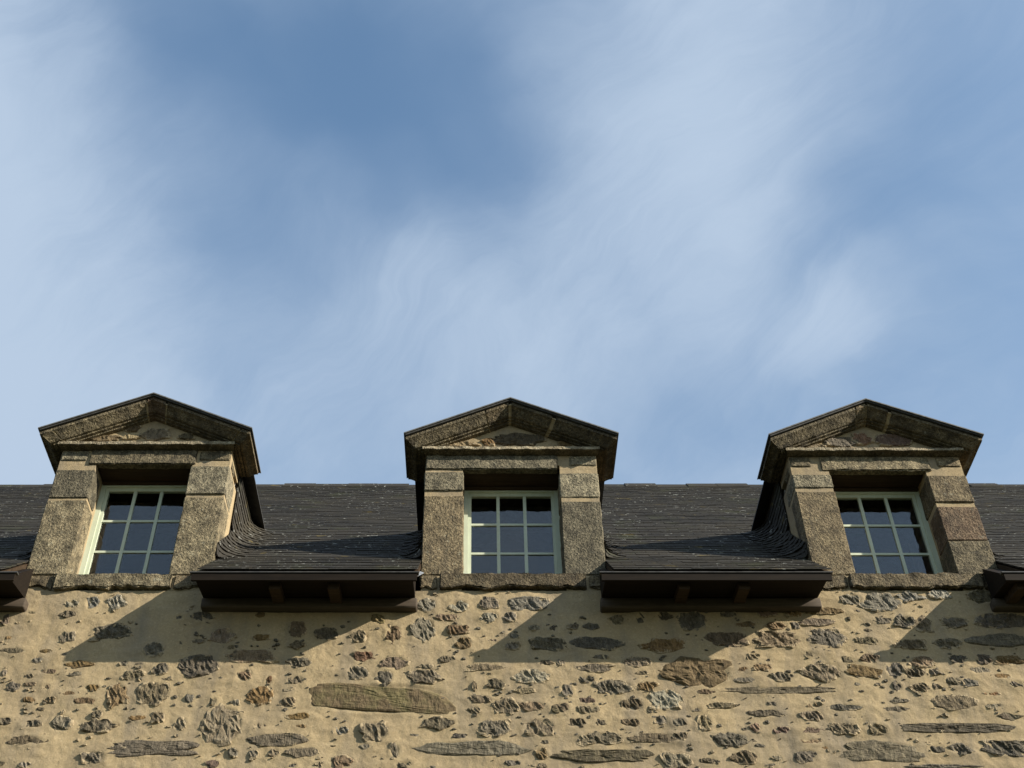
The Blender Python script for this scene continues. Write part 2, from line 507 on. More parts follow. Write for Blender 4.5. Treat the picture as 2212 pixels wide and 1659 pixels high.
def place(V, x, z, rot=0.0):
    c, s = math.cos(rot), math.sin(rot)
    return [(x + vx * c - vz * s, vy, z + vx * s + vz * c) for vx, vy, vz in V]


# ------------------------------------------------------------------ ground and house
g = mesh_obj('ground', [(-400, -400, 0), (400, -400, 0), (400, 400, 0), (-400, 400, 0)], [(0, 1, 2, 3)], M['ground'])
g['kind'] = 'structure'

house = bpy.data.objects.new('stone_house', None)
COL.objects.link(house)
house.location = (0, 0, 0)
house['label'] = 'old rubble stone house with slate roof and three stone dormer windows'
house['category'] = 'house'

XL, XR = -7.5, 7.5
EY, EZ = -.45, 7.43            # eave edge
KY, KZ = .30, 8.10             # end of the gentle kick at the foot of the roof
RY = 4.51; RZ = KZ + (RY - KY)
BACKY = 2 * RY
WALLTOP = 7.54
DORMERS = [dict(c=-3.035, dt=.06, n=1), dict(c=.300, dt=0.0, n=2), dict(c=3.610, dt=-.015, n=3)]
HW = .785                      # half width of a dormer's stonework
OW = .430                      # half width of the opening
SILL, HEAD = 7.69, 8.855


def roof_z(y): return EZ + (y - EY) * (KZ - EZ) / (KY - EY) if y < KY else KZ + (y - KY)
def roof_y(z): return EY + (z - EZ) * (KY - EY) / (KZ - EZ) if z < KZ else KY + (z - KZ)


# --- stones of the front wall, read off the photograph: source patch, centre, size, colour
ST_A = """580 165 110 80 w;455 175 110 50 w;735 165 140 85 w;430 385 120 65 g;700 355 240 95 d;975 460 150 85 d;1130 258 65 40 g;1280 255 160 60 d;1635 240 70 45 b;1405 380 180 90 b
1640 388 115 40 b;1870 333 120 95 b;2055 365 150 75 d;1445 450 75 35 g;1250 410 80 30 g;1130 425 45 35 g;1575 505 310 80 b;1235 565 270 140 g;835 628 155 65 d;1010 585 110 70 g;1535 625 120 75 b
1690 650 45 50 r;1880 545 145 60 g;1860 655 115 55 g;735 750 155 135 b;960 740 230 140 d;1640 755 175 110 b;2401 770 915 190 o;1190 770 65 60 g;1340 790 60 50 g;1485 800 50 45 g;1810 795 100 65 g
590 705 90 45 b;290 700 70 40 b;180 780 85 40 b;315 780 95 35 b;530 785 150 40 b;385 930 170 110 d;610 870 80 50 d;610 945 260 85 d;990 890 100 75 d;1135 930 95 80 g;1390 940 290 230 p
1870 885 170 40 b;1890 945 80 25 b;1625 940 90 35 b;2145 970 105 60 w;1740 1030 360 80 g;180 1035 260 65 d;30 915 110 60 d;960 1085 560 95 d;585 1140 190 75 d;1465 1115 70 60 g;1595 1120 60 50 g
1720 1115 75 50 g;1905 1110 210 60 g;1335 1185 80 55 r;1840 1190 60 40 g;1985 1190 80 40 g;2150 1170 150 90 b;500 555 190 45 b;240 530 80 35 g;780 550 70 40 d;310 600 110 25 b;185 630 70 30 g
85 470 160 35 g;60 390 70 25 b;30 610 45 45 g;85 700 90 55 g;430 240 130 40 g;35 280 80 60 b;200 235 90 22 g"""
ST_B = """570 185 130 75 w;770 190 130 70 w;960 170 130 75 g;1200 178 270 85 w;965 260 110 65 w;1090 260 100 55 g;700 262 140 40 b;765 340 140 60 b;545 340 160 140 w;265 270 100 60 o;360 365 100 110 b
150 385 120 70 g;800 420 110 70 b;170 508 135 60 r;375 550 190 70 b;140 610 150 80 g;305 640 110 90 g;550 635 200 90 d;570 570 100 35 g;930 575 220 45 d;685 525 80 40 g;1110 440 90 55 g;1330 428 220 78 d
1630 425 310 80 d;2075 435 260 80 b;1240 325 90 40 g;1370 330 50 45 d;1490 320 80 40 g;1605 320 110 45 g;1770 280 110 60 g;1915 265 55 75 d;2060 255 115 55 d;1230 635 245 85 w;1005 680 115 60 d
870 695 35 70 d;1190 722 140 35 g;1450 725 80 80 d;1575 650 100 50 d;1320 545 90 30 g;1410 545 60 45 g;1630 580 250 50 d;1890 540 200 65 b;1740 700 220 90 d;1950 695 140 65 b;2268 605 412 165 b
910 775 140 50 g;865 845 95 50 g;1060 820 150 100 d;1230 820 165 60 b;1410 835 120 70 o;1570 785 110 35 r;1585 840 150 50 d;1860 810 140 85 d;2070 780 190 120 w;650 925 190 70 d;240 980 180 130 g
1005 955 200 100 d;1270 955 210 110 g;1510 925 120 60 g;1665 925 60 40 g;1850 925 120 60 b;2040 910 90 60 g;2160 920 70 55 g;850 1085 620 95 d;1660 1025 250 80 d;2030 1020 350 60 g;1310 1045 50 25 d
370 1095 70 100 d;1285 1120 90 80 b;1680 1130 590 75 d;430 1185 110 50 d;1295 1195 80 30 g;2140 1160 180 100 g;180 1075 70 35 g;720 520 60 25 g;1110 380 80 35 g"""
ST_C = """120 285 170 105 d;355 245 110 40 d;600 235 110 50 r;460 305 130 30 b;350 400 240 95 b;755 230 90 50 b;950 220 220 45 b;650 315 120 55 b;910 292 210 45 b;770 312 55 48 g;1150 220 60 20 g
1120 150 130 70 w;1310 165 200 110 w;1490 130 140 60 w;1680 120 140 60 w;665 400 270 100 b;980 390 220 105 d;1225 410 130 45 d;1330 280 100 45 d;1460 290 120 80 d;1580 310 80 100 d;1770 295 180 75 d
2065 285 290 95 d;1960 130 170 80 d;1500 430 170 60 d;1730 425 170 65 d;2050 405 380 80 d;870 490 60 35 d;505 510 80 45 g;570 575 125 50 b;450 590 80 30 b;680 640 180 60 d;480 655 170 35 d
940 605 250 115 b;1210 605 230 65 b;1080 525 110 40 d;1240 520 110 65 b;1565 545 170 65 b;1400 590 90 90 g;1520 610 120 65 d;1640 605 90 40 g;1800 525 90 55 d;1955 525 90 65 b;2120 530 170 60 b
1925 595 130 40 g;2065 632 115 35 b;2170 680 90 45 g;670 718 720 40 d;215 728 120 30 b;1770 670 80 65 d;1870 675 120 50 g;1415 695 50 60 d;1560 705 110 55 d;1655 695 60 40 g;1165 680 40 20 g
1295 682 35 25 d;2010 742 110 30 r;1770 795 300 90 d;310 815 170 40 d;630 803 60 25 g;900 815 90 45 b;1085 828 220 45 d;1430 785 110 25 g;1400 840 160 35 g;2030 820 110 35 g;590 865 200 45 d
885 885 155 65 b;1145 890 110 25 d;2120 885 150 45 o;40 920 90 55 g;200 925 90 95 d;525 955 75 55 r;690 970 110 45 r;870 970 160 40 r;880 1040 160 40 b;1085 965 180 75 d;1295 965 110 70 g
1780 955 680 60 d;370 1030 240 90 d;50 1010 110 50 d;950 1082 90 25 b;1300 1105 450 120 d;2100 1080 250 95 d;1820 1090 120 70 g;450 1145 170 80 d;230 1165 120 40 d;850 1135 130 80 d;660 1145 60 35 g
1700 1195 450 25 d"""


def read_stones():
    out = []
    for txt, ox in ((ST_A, 0), (ST_B, 1050), (ST_C, 2100)):
        for rec in txt.replace('\n', ';').split(';'):
            if not rec.strip(): continue
            x, y, w, h, c = rec.split()
            x, y, w, h = map(float, (x, y, w, h))
            k = 1100 / 2212 * 2212 / 3200
            px = (x * 1100 / 2212 + ox) * 2212 / 3200; py = (y * 1100 / 2212 + 1800) * 2212 / 3200
            X0, Z0 = P(px - w * k / 2, py + h * k / 2); X1, Z1 = P(px + w * k / 2, py - h * k / 2)
            out.append([(X0 + X1) / 2, (Z0 + Z1) / 2, X1 - X0, Z1 - Z0, c])
    return out


stones = read_stones()
rs = random.Random(21)


def clash(x, z, w, h, lst, gap=.02):
    return any(abs(x - s[0]) < (w + s[2]) / 2 + gap and abs(z - s[1]) < (h + s[3]) / 2 + gap for s in lst)


fill = []
tries = 0
while len(stones) + len(fill) < 298 and tries < 20000:      # small stones in view
    tries += 1
    x, z = rs.uniform(-4.1, 4.6), rs.uniform(5.95, 7.18)
    w = rs.uniform(.045, .15); h = w * rs.uniform(.2, .55)
    if not clash(x, z, w, h, stones + fill, .018): fill.append([x, z, w, h, rs.choice('ggddb')])
near = stones + fill
far = []
tries = 0
while len(far) < 900 and tries < 30000:                      # the rest of the wall, below and beside the picture
    tries += 1
    x, z = rs.uniform(XL + .2, XR - .2), rs.uniform(.1, 7.2)
    if -4.15 < x < 4.65 and z > 5.93: continue
    w = rs.uniform(.08, .38); h = min(.14, w * rs.uniform(.25, .6))
    if not clash(x, z, w, h, near + far, .03): far.append([x, z, w, h, rs.choice('ggdddbbro')])


def build_wall():
    xs = np.concatenate([np.arange(XL, -4.4, .1), np.arange(-4.4, 4.9, .0125), np.arange(4.9, XR + .01, .1)])
    zs = np.concatenate([np.arange(0, 5.6, .1), np.arange(5.6, WALLTOP, .0125), [WALLTOP]])
    nx, nz = len(xs), len(zs)
    # mortar relief: trowelled waves, and a raised lip of pointing round each stone
    Hm = np.zeros((nz, nx))
    for j, z in enumerate(zs):
        fine = z >= 5.6
        for i, x in enumerate(xs):
            if fine and -4.4 <= x <= 4.9:
                v = Vector((x, z * 1.4, 0))
                Hm[j, i] = mn.noise(v * 2.2) * .010 + mn.noise(v * 7) * .006 + mn.noise(v * 21) * .0030 + mn.noise(v * 55) * .0014
    X, Z = np.meshgrid(xs, zs)
    for s in near:
        i0, i1 = np.searchsorted(xs, [s[0] - s[2] * .9 - .05, s[0] + s[2] * .9 + .05]); j0, j1 = np.searchsorted(zs, [s[1] - s[3] - .05, s[1] + s[3] + .05])
        if i1 <= i0 or j1 <= j0: continue
        dx = (np.abs(X[j0:j1, i0:i1] - s[0]) / (s[2] / 2)); dz = (np.abs(Z[j0:j1, i0:i1] - s[1]) / (s[3] / 2))
        r = (dx ** 2.4 + dz ** 2.4) ** (1 / 2.4)
        dist = (r - 1) * min(s[2], s[3]) / 2
        Hm[j0:j1, i0:i1] += .004 * np.exp(-(dist / .022) ** 2) - .008 / (1 + np.exp((dist + .016) / .005))
    V = np.stack([X.ravel(), -Hm.ravel(), Z.ravel()], 1)
    idx = np.arange(nx * nz).reshape(nz, nx)
    Q = np.stack([idx[:-1, :-1].ravel(), idx[:-1, 1:].ravel(), idx[1:, 1:].ravel(), idx[1:, :-1].ravel()], 1)
    faces = [tuple(q) for q in Q.tolist()]
    o = mesh_obj('front_wall', V.tolist(), faces, M['mortar'], house, smooth=True)
    return o


def BIGPOLY(s):
    if s[4] != 'o' or s[2] < 1: return None
    return [(x * s[2] * 1.12, z * s[3] * 1.12) for x, z in ((-.5, .22), (-.44, .46), (-.26, .50), (.0, .34), (.22, .30), (.38, .12), (.5, -.34), (.42, -.5), (.1, -.42), (-.2, -.34), (-.48, -.22))]


wall = build_wall()
for k, s in enumerate(near):
    V, Fc = stone_mesh(s[2] * 1.12, s[3] * 1.12, 100 + k, y=.0, proud=min(.010, .003 + .08 * s[3]), rough=.015 if s[2] < 3 * s[3] else .007, poly=BIGPOLY(s))
    rot = rs.uniform(-.08, .08) if s[2] < .5 else 0.0
    # meshes sit at their own origin so that each stone can be picked on its own
    o = mesh_obj('stone', place(V, 0, 0, rot), Fc, M[{'d': 'D', 'b': 'B'}.get(s[4], s[4]) if s[2] > .42 else s[4]], wall)
    o.location = (s[0], 0, s[1])
for c in 'gdbro':
    mb = MB()
    for k, s in enumerate(far):
        if s[4] == c:
            V, Fc = stone_mesh(s[2], s[3], 900 + k, proud=.012, n=10)
            mb.add(place(V, s[0], s[1]), Fc)
    mb.build('wall_stones', M[c], wall, kind='stuff')

mb = MB(); q = 0
while q < 620:                                              # chips and gallets pressed into the joints
    x, z = rs.uniform(-4.2, 4.7), rs.uniform(5.9, 7.25)
    if rs.random() < .7:
        s_ = rs.choice(near); x = s_[0] + rs.uniform(-.75, .75) * s_[2] ; z = s_[1] + rs.choice((-1, 1)) * (s_[3] / 2 + rs.uniform(.0, .06))
    w = rs.uniform(.012, .045); h = w * rs.uniform(.3, .8)
    V, Fc = stone_mesh(w, h, 5000 + q, proud=.010, rough=.008, n=7)
    mb.add(place(V, x, z, rs.uniform(-.5, .5)), Fc); q += 1
mb.build('wall_chips', M['d'], wall, kind='stuff')

# other walls of the house
mb = MB()
mb.box(XL, XR, BACKY - .5, BACKY, 0, WALLTOP)
mb.build('back_wall', M['mortar'], house)
for x0, x1 in ((XL, XL + .4), (XR - .4, XR)):
    mb = MB()
    mb.prism_x([(.005, 0), (BACKY - .5, 0), (BACKY - .5, WALLTOP), (RY, RZ - .15), (.005, WALLTOP)], x0, x1)
    mb.build('gable_wall', M['mortar'], house)

# ------------------------------------------------------------------ main roof
bays = []
edges = [XL - .1] + [v for d in DORMERS for v in (d['c'] - HW, d['c'] + HW)] + [XR + .1]
for a, b in zip(edges[0::2], edges[1::2]): bays.append((a, b))
mb = MB()
T = .05


def roof_strip(mb, x0, x1, ys, lift=0.0, th=T):
    top = [(y, roof_z(y) - .02 + lift) for y in ys]
    bot = [(y, z - th) for y, z in top]
    mb.prism_x(bot + top[::-1], x0, x1)


for a, b in bays: roof_strip(mb, a, b, [EY + .03, KY, 1.60])
roof_strip(mb, XL - .1, XR + .1, [1.601, RY])
mb.prism_x([(RY, RZ - .07), (BACKY + .45, EZ - .05), (BACKY + .45, EZ), (RY, RZ - .02)], XL - .1, XR + .1)
roof = mb.build('roof', M['headwood'], house)


def slate_piece(x0, x1, y, dy, tilt, th=.007):
    """one slate: bottom edge lifted on the course below"""
    z0, z1 = roof_z(y), roof_z(y + dy)
    L = math.hypot(dy, z1 - z0); ny, nz = -(z1 - z0) / L, dy / L
    lo, up = .0115 + tilt, .002
    return [(x0, y + ny * (lo - th), z0 + nz * (lo - th)), (x1, y + ny * (lo - th), z0 + nz * (lo - th)),
            (x1, y + dy + ny * up, z1 + nz * up - th), (x0, y + dy + ny * up, z1 + nz * up - th),
            (x0, y + ny * lo, z0 + nz * lo), (x1, y + ny * lo, z0 + nz * lo),
            (x1, y + dy + ny * up, z1 + nz * up), (x0, y + dy + ny * up, z1 + nz * up)]


ARC = .22
DEP = .40                      # depth of the dormers' stonework
stuff = MB(); count = 0
ys = []
y = EY - .004
while y < RY - .1:
    ys.append(y); y += .088 if y < KY else .080
rr = random.Random(5)
for ri, y in enumerate(ys):
    for (a, b) in ([(XL - .1, XR + .1)] if y > 1.62 else bays):
        x = a + (.105 if ri % 2 else 0) * (1 if a == XL - .1 else 1)
        xs_ = [a] + list(np.arange(x if x > a else a + .21, b - .04, .21)) + [b]
        for x0, x1 in zip(xs_, xs_[1:]):
            dy = .17
            if y + dy > RY: dy = RY - y
            V = slate_piece(x0 + .002, x1 - .002, y + rr.uniform(-.005, .005), dy, rr.uniform(0, .004))
            if ri < 9 and count < 150 and (-2.3 < x0 < -.5 or 1.0 < x0 < 2.8):
                mesh_obj('slate', V, BOXF, M['slate'], roof); count += 1
            else:
                stuff.add(V, BOXF)
stuff.build('slate_courses', M['slate'], roof, kind='stuff')
x = XL - .1; k = 0
while x < XR:
    w = rr.uniform(.38, .44); h = RZ + rr.uniform(-.014, .018)
    mb = MB()
    mb.prism_x([(RY - .16, h - .165), (RY, h - .005), (RY + .16, h - .165), (RY + .16, h - .14), (RY, h + .03), (RY - .16, h - .14)], x, min(x + w, XR + .1))
    mb.build('ridge_tile', M['slate'], roof)
    x += w + .004

# ------------------------------------------------------------------ eaves between the dormers
EAVES = [(XL - .1, -3.70), (-2.29, -.49), (.985, 2.82), (4.20, XR + .1)]
RAFT = [[-6.6, -5.9, -5.2, -4.5, -4.02], [-1.63, -1.16], [1.65, 2.13], [4.36, 4.9, 5.5, 6.1, 6.7]]
for (x0, x1), rf in zip(EAVES, RAFT):
    mb = MB()
    mb.prism_x([(EY + .025, 7.358), (-.055, 7.425), (-.055, 7.72), (EY + .025, 7.402)], x0 + .03, x1 - .03)
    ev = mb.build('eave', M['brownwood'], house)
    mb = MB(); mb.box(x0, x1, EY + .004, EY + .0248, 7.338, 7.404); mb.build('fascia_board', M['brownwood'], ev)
    # slightly curled metal drip under the first slates
    mb = MB()
    mb.prism_x([(EY - .006, 7.406), (EY + .04, 7.406), (EY + .04, 7.418), (EY - .002, 7.418)], x0 - .015, x1 + .015)
    mb.build('drip_edge', M['zincdark'], ev)
    for xr in rf:
        mb = MB(); mb.prism_x([(-.36, 7.312), (-.06, 7.362), (-.06, 7.422), (-.36, 7.372)], xr - .045, xr + .045)
        mb.build('rafter_tail', M['headwood'], ev)
    xa, xb = max(x0 + .02, XL), min(x1 - .01, XR)
    rbox('wall_plate', xa, xb, -.085, .03, 7.325, 7.418, M['stoneplate'], ev, res=.12, amp=.003, chip=.004, seed=int(10 * x0))

# ------------------------------------------------------------------ dormers
TAN = .45
PROF = [(.172, 0), (.172, .030), (.162, .034), (.146, .044), (.130, .058), (.114, .074), (.100, .089), (.088, .098), (.064, .100), (.064, .113), (.034, .115), (.032, .127), (0, .129)]


def cornice_ring(p, h, s, c, ap, yb):
    """point of the moulding (projection p, drop h) at path position s: -2..-1 left return, -1..0 left rake, 0..1 right rake, 1..2 right return"""
    sg = -1 if s < 0 else 1
    zs = ap - TAN * (HW + p) - h
    a = abs(s)
    if a <= 1: return (c + sg * (HW + p) * a, -p, ap - h + (zs - (ap - h)) * a)
    return (c + sg * (HW + p), -p + (yb + p) * (a - 1), zs)


def cornice_piece(name, s0, s1, c, ap, mat, parent, inset=0.0, seed=0, amp=.004):
    stops = [s0]
    for s in (-1, 0, 1):
        if s0 < s < s1: stops.append(s)
    stops.append(s1)
    S_ = []
    for a, b in zip(stops, stops[1:]):
        k = max(2, int(abs(b - a) / .05)); S_ += [a + (b - a) * i / k for i in range(k)]
    S_.append(s1)
    prof = [(max(p - inset, 0), h - (inset * .4 if h > .02 else -inset)) for p, h in PROF]
    prof = prof + [(-.06, prof[-1][1]), (-.06, prof[0][1])]
    V = []
    for s in S_:
        for k, (p, h) in enumerate(prof):
            q = Vector(cornice_ring(p, h, s, c, ap, .40))
            d = mn.noise(q * 13 + Vector((seed, 0, 0))) * amp + mn.noise(q * 38) * amp * .6
            if p > .001: q += Vector((0, d, d * .6))
            V.append(q)
    n = len(prof); Fc = []
    for i in range(len(S_) - 1):
        for k in range(n):
            a, b = i * n + k, i * n + (k + 1) % n
            Fc.append((a, a + n, b + n, b))
    Fc.append(tuple(range(n))); Fc.append(tuple(range((len(S_) - 1) * n, len(S_) * n))[::-1])
    o = mesh_obj(name, V, Fc, mat, parent)
    return o


def zz(n, zx, zy, Y=0.0):
    ox = {1: 0, 2: 1150, 3: 2300}[n]; k = 900 / 2133
    return P((zx * k + ox) * 2212 / 3200, (zy * k + 1180) * 2212 / 3200, Y)


DLABEL = {1: 'leftmost stone dormer with gabled top and lit right cheek', 2: 'middle stone dormer seen almost head on', 3: 'rightmost stone dormer with reddish lower right block'}
# jamb blocks (side, z0, z1, material), lintel span, tympanum stones, cornice joints
SPEC = {
    1: dict(jambs=[(-1, 7.70, 8.495, 'granite'), (-1, 8.525, 8.845, 'granite_grey'), (1, 7.70, 8.53, 'granite'), (1, 8.565, 8.885, 'granite_grey')],
            top=[(-.775, -.53, 'granite_grey'), (.49, .775, 'granite')], lintel=(-.505, .465),
            rake=[(-2, -.90, 'granite'), (-.885, -.07, 'granite'), (-.05, .13, 'granite_red'), (.15, .90, 'granite_brown'), (.915, 2, 'granite_brown')],
            tymp=[(1160, 418, 250, 90, 'g'), (1380, 436, 140, 52, 'd'), (985, 372, 130, 70, 'b'), (760, 448, 330, 44, 'b'), (960, 440, 170, 40, 'p')]),
    2: dict(jambs=[(-1, 7.70, 8.545, 'granite_brown'), (-1, 8.605, 8.815, 'granite_grey'), (1, 7.70, 8.485, 'granite_grey'), (1, 8.53, 8.805, 'granite_grey')],
            top=[(.53, .775, 'granite_grey')], lintel=(-.775, .42),
            rake=[(-2, -.25, 'granite'), (-.235, -.02, 'granite_brown'), (.012, .40, 'granite_brown'), (.44, 2, 'granite_brown')],
            tymp=[(1110, 455, 400, 100, 'd'), (900, 478, 110, 60, 'b'), (680, 492, 260, 40, 'p'), (1480, 490, 170, 50, 'b')]),
    3: dict(jambs=[(-1, 7.70, 8.595, 'granite_brown'), (-1, 8.64, 8.79, 'granite_grey'), (1, 7.70, 8.05, 'granite'), (1, 8.055, 8.42, 'granite_red'), (1, 8.475, 8.775, 'granite_brown')],
            top=[(-.775, -.585, 'granite'), (.56, .775, 'granite_brown')], lintel=(-.50, .49),
            rake=[(-2, -.12, 'granite'), (-.105, -.008, 'granite_brown'), (.008, .19, 'granite_brown'), (.225, 2, 'granite_brown')],
            tymp=[(925, 452, 150, 95, 'r'), (1165, 462, 270, 95, 'r'), (790, 478, 280, 80, 'g'), (560, 505, 200, 34, 'p')]),
}
cheek_slates = 0
for D in DORMERS:
    c, dt, n = D['c'], D['dt'], D['n']
    sp = SPEC[n]
    head = HEAD + dt; ap = 9.522 + dt; shelf0, shelf1 = 9.020 + dt, 9.058 + dt
    lt0 = head + .005; lt1 = shelf0 - .006
    R = .008
    # --- mortar core with the gable behind the mouldings
    core = MB()
    gz = ap - .10
    for s in (-1, 1):
        a, b = sorted((c + s * (OW + R), c + s * (HW - R)))
        core.box(a, b, R, DEP, 7.545, head - .001)
    core.box(c - HW + R, c - OW - R, R, .07, head, head + .0499); core.box(c + OW + R, c + HW - R, R, .07, head, head + .0499)
    core.box(c - HW + R, c + HW - R, R, .07, head + .05, gz - TAN * HW - .05)
    core.box(c - HW + R, c + HW - R, 0.0702, DEP, head + .10, gz - TAN * HW - .05)
    zb = gz - TAN * HW - .0499
    pts = [(c - HW + R, zb), (c + HW - R, zb), (c + HW - R, gz - TAN * HW), (c, gz), (c - HW + R, gz - TAN * HW)]
    core.add([(x, R + .004, z) for x, z in pts] + [(x, DEP, z) for x, z in pts],
             [(0, 1, 2, 3, 4), (9, 8, 7, 6, 5)] + [(i, i + 5, (i + 1) % 5 + 5, (i + 1) % 5) for i in range(5)])
    dm = core.build('dormer', M['joint'], house, label=DLABEL[n])
    # --- dressed blocks
    for q, (s, z0, z1, mt) in enumerate(sp['jambs']):
        a, b = sorted((c + s * OW, c + s * (HW - .004)))
        pr = RND.uniform(-.006, .004)
        dep = RND.uniform(.20, .36)
        rbox('jamb_stone', a, b, pr - .004, dep, z0, z1, M[mt], dm, res=.045, amp=.006, bev=.007, chip=.009, seed=n * 10 + q)
    for q, (u0, u1, mt) in enumerate(sp['top']):
        rbox('corner_stone', c + u0, c + u1, -.004, .26, head + .04, lt1, M[mt], dm, amp=.006, chip=.012, seed=n * 20 + q)
    rbox('lintel', c + sp['lintel'][0], c + sp['lintel'][1], -.010, .070, lt0 - .008, lt1, M['granite_grey' if n == 2 else 'granite'], dm, res=.03, amp=.008, bev=.008, chip=.032, seed=n)
    rbox('timber_lintel', c - OW - .01, c + OW + .01, .072, DEP - .001, head + .004, head + .098, M['headwood'], dm, res=.12, amp=.003, chip=.003, seed=n)
    # --- shelf cornice under the pediment
    V = []; Fc = []
    prof = [(.0, shelf0 - .004), (.014, shelf0 - .004), (.072, shelf0 + .004), (.078, shelf0 + .009), (.078, shelf1), (.0, shelf1 + .004), (-.05, shelf1 + .004), (-.05, shelf0 - .004)]
    nb = 34
    for i in range(nb + 1):
        u = -1 + 2 * i / nb
        for p, z in prof:
            x = c + u * (HW + .0 + max(p, 0) * .3)
            d = mn.noise(Vector((x * 12, z * 12, n))) * .007 + mn.noise(Vector((x * 40, z * 30, n))) * .004
            V.append((x, -p - (d if p > .02 else 0), z + d * .7))
    m_ = len(prof)
    for i in range(nb):
        for k in range(m_):
            a, b = i * m_ + k, i * m_ + (k + 1) % m_
            Fc.append((a, b, b + m_, a + m_))
    Fc.append(tuple(range(m_))[::-1]); Fc.append(tuple(range(nb * m_, (nb + 1) * m_)))
    so = mesh_obj('shelf_cornice', V, Fc, M['granite_brown'], dm)
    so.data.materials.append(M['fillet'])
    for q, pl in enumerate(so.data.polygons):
        if q < nb * m_ and q % m_ in (3, 4): pl.material_index = 1  # front and top painted paler as lichened and lit, underside stays brown
    # --- raking cornice: moulded stones over a mortar bed
    cornice_piece('cornice_bed', -2, 2, c, ap - .003, M['joint'], dm, inset=.010, seed=n, amp=.002)
    for q, (s0, s1, mt) in enumerate(sp['rake']):
        cornice_piece('cornice_stone', s0, s1, c, ap, M[mt], dm, seed=n * 7 + q)
    for q, (zx, zy, w, h, col) in enumerate(sp['tymp']):
        x0, z0 = zz(n, zx - w / 2, zy + h / 2); x1, z1 = zz(n, zx + w / 2, zy - h / 2)
        V, Fc = stone_mesh(x1 - x0, z1 - z0, 3000 + n * 10 + q, y=.006, proud=.012, rough=.008)
        o = mesh_obj('tympanum_stone', V, Fc, M[col], dm); o.location = ((x0 + x1) / 2, 0, (z0 + z1) / 2)
    # --- sill
    rbox('sill', c - (.50 if n != 2 else .62), c + (.60 if n != 1 else .47), -.042, .24, 7.555, SILL, M['granite' if n == 1 else 'granite_brown'], dm, res=.03, amp=.014, bev=.008, chip=.034, seed=40 + n, wob=.035)
    for s, u0, u1 in ((-1, -.785, -.52 if n != 2 else -.64), (1, .62 if n != 1 else .49, .785)):
        rbox('sill_end_stone', c + u0, c + u1, -.018, .24, 7.56, SILL - .004, M['granite_brown'], dm, res=.03, amp=.016, bev=.010, chip=.03, seed=60 + n + s, wob=.04)
    # --- dormer roof
    mb = MB(); PF, PS = .192, .175
    for s in (-1, 1):
        for (y0, y1, ov, th, lift) in ((-PF, .43, PS, .014, .008), (.4302, 1.95, .115, .014, .006)):
            xe = HW + ov
            vs = []
            for yy in (y0, y1):
                for (u, dz) in ((0, 0), (xe, 0), (xe, th), (0, th)):
                    vs.append((c + s * u, yy, ap + lift - TAN * u + dz))
            f = [(0, 1, 2, 3), (7, 6, 5, 4), (0, 4, 5, 1), (1, 5, 6, 2), (2, 6, 7, 3), (3, 7, 4, 0)]
            mb.add(vs, f if s < 0 else [q[::-1] for q in f])
    dr = mb.build('dormer_roof', M['zincdark'], house)
    mb = MB()
    for s in (-1, 1):
        vs = []
        for yy in (-PF - .014, .44):
            for (u, dz) in ((0, 0), (HW + PS + .016, 0), (HW + PS + .016, .012), (0, .012)):
                vs.append((c + s * u, yy, ap + .0225 - TAN * u + dz))
        f = [(0, 1, 2, 3), (7, 6, 5, 4), (0, 4, 5, 1), (1, 5, 6, 2), (2, 6, 7, 3), (3, 7, 4, 0)]
        mb.add(vs, f if s < 0 else [q[::-1] for q in f])
    mb.build('metal_edge', M['zincmid'], dr)
    # --- slate cheeks sweeping into the main roof
    for s in (-1, 1):
        ztop = ap - TAN * (HW + .13) + .01

        def path(z, off=0.0, npt=9):
            yr = roof_y(z); R_ = max(.03, min(ARC, yr - .03))
            pts = []
            ystart = DEP + .005 if yr - R_ > DEP + .005 else yr - R_
            if yr - R_ > ystart + .02:
                for i in range(4): pts.append((0, ystart + (yr - R_ - ystart) * i / 4, 1.0, 0.0))
            else:
                for i in range(4): pts.append((0, yr - R_ - .001 * (4 - i), 1.0, 0.0))
            for i in range(npt):
                a = math.pi / 2 * i / (npt - 1)
                pts.append((R_ * (1 - math.cos(a)), yr - R_ + R_ * math.sin(a), math.cos(a), -math.sin(a)))
            return [(c + s * (HW - .012 + x + nx * off), y + ny * off, z + off * .6) for x, y, nx, ny in pts]
        zs_ = np.arange(7.93, ztop + .001, .0775)
        V = [p for z in zs_ for p in path(z, 0)]
        m_ = len(path(8.0)); Fc = []
        for i in range(len(zs_) - 1):
            for k in range(m_ - 1):
                a = i * m_ + k; q = (a, a + 1, a + m_ + 1, a + m_)
                Fc.append(q if s > 0 else q[::-1])
        ck = mesh_obj('dormer_cheek', V, Fc, M['slate'], house, smooth=True)
        lit = (n == 1 and s == 1) or (n == 3 and s == -1)
        st = MB()
        z = 7.92; row = 0
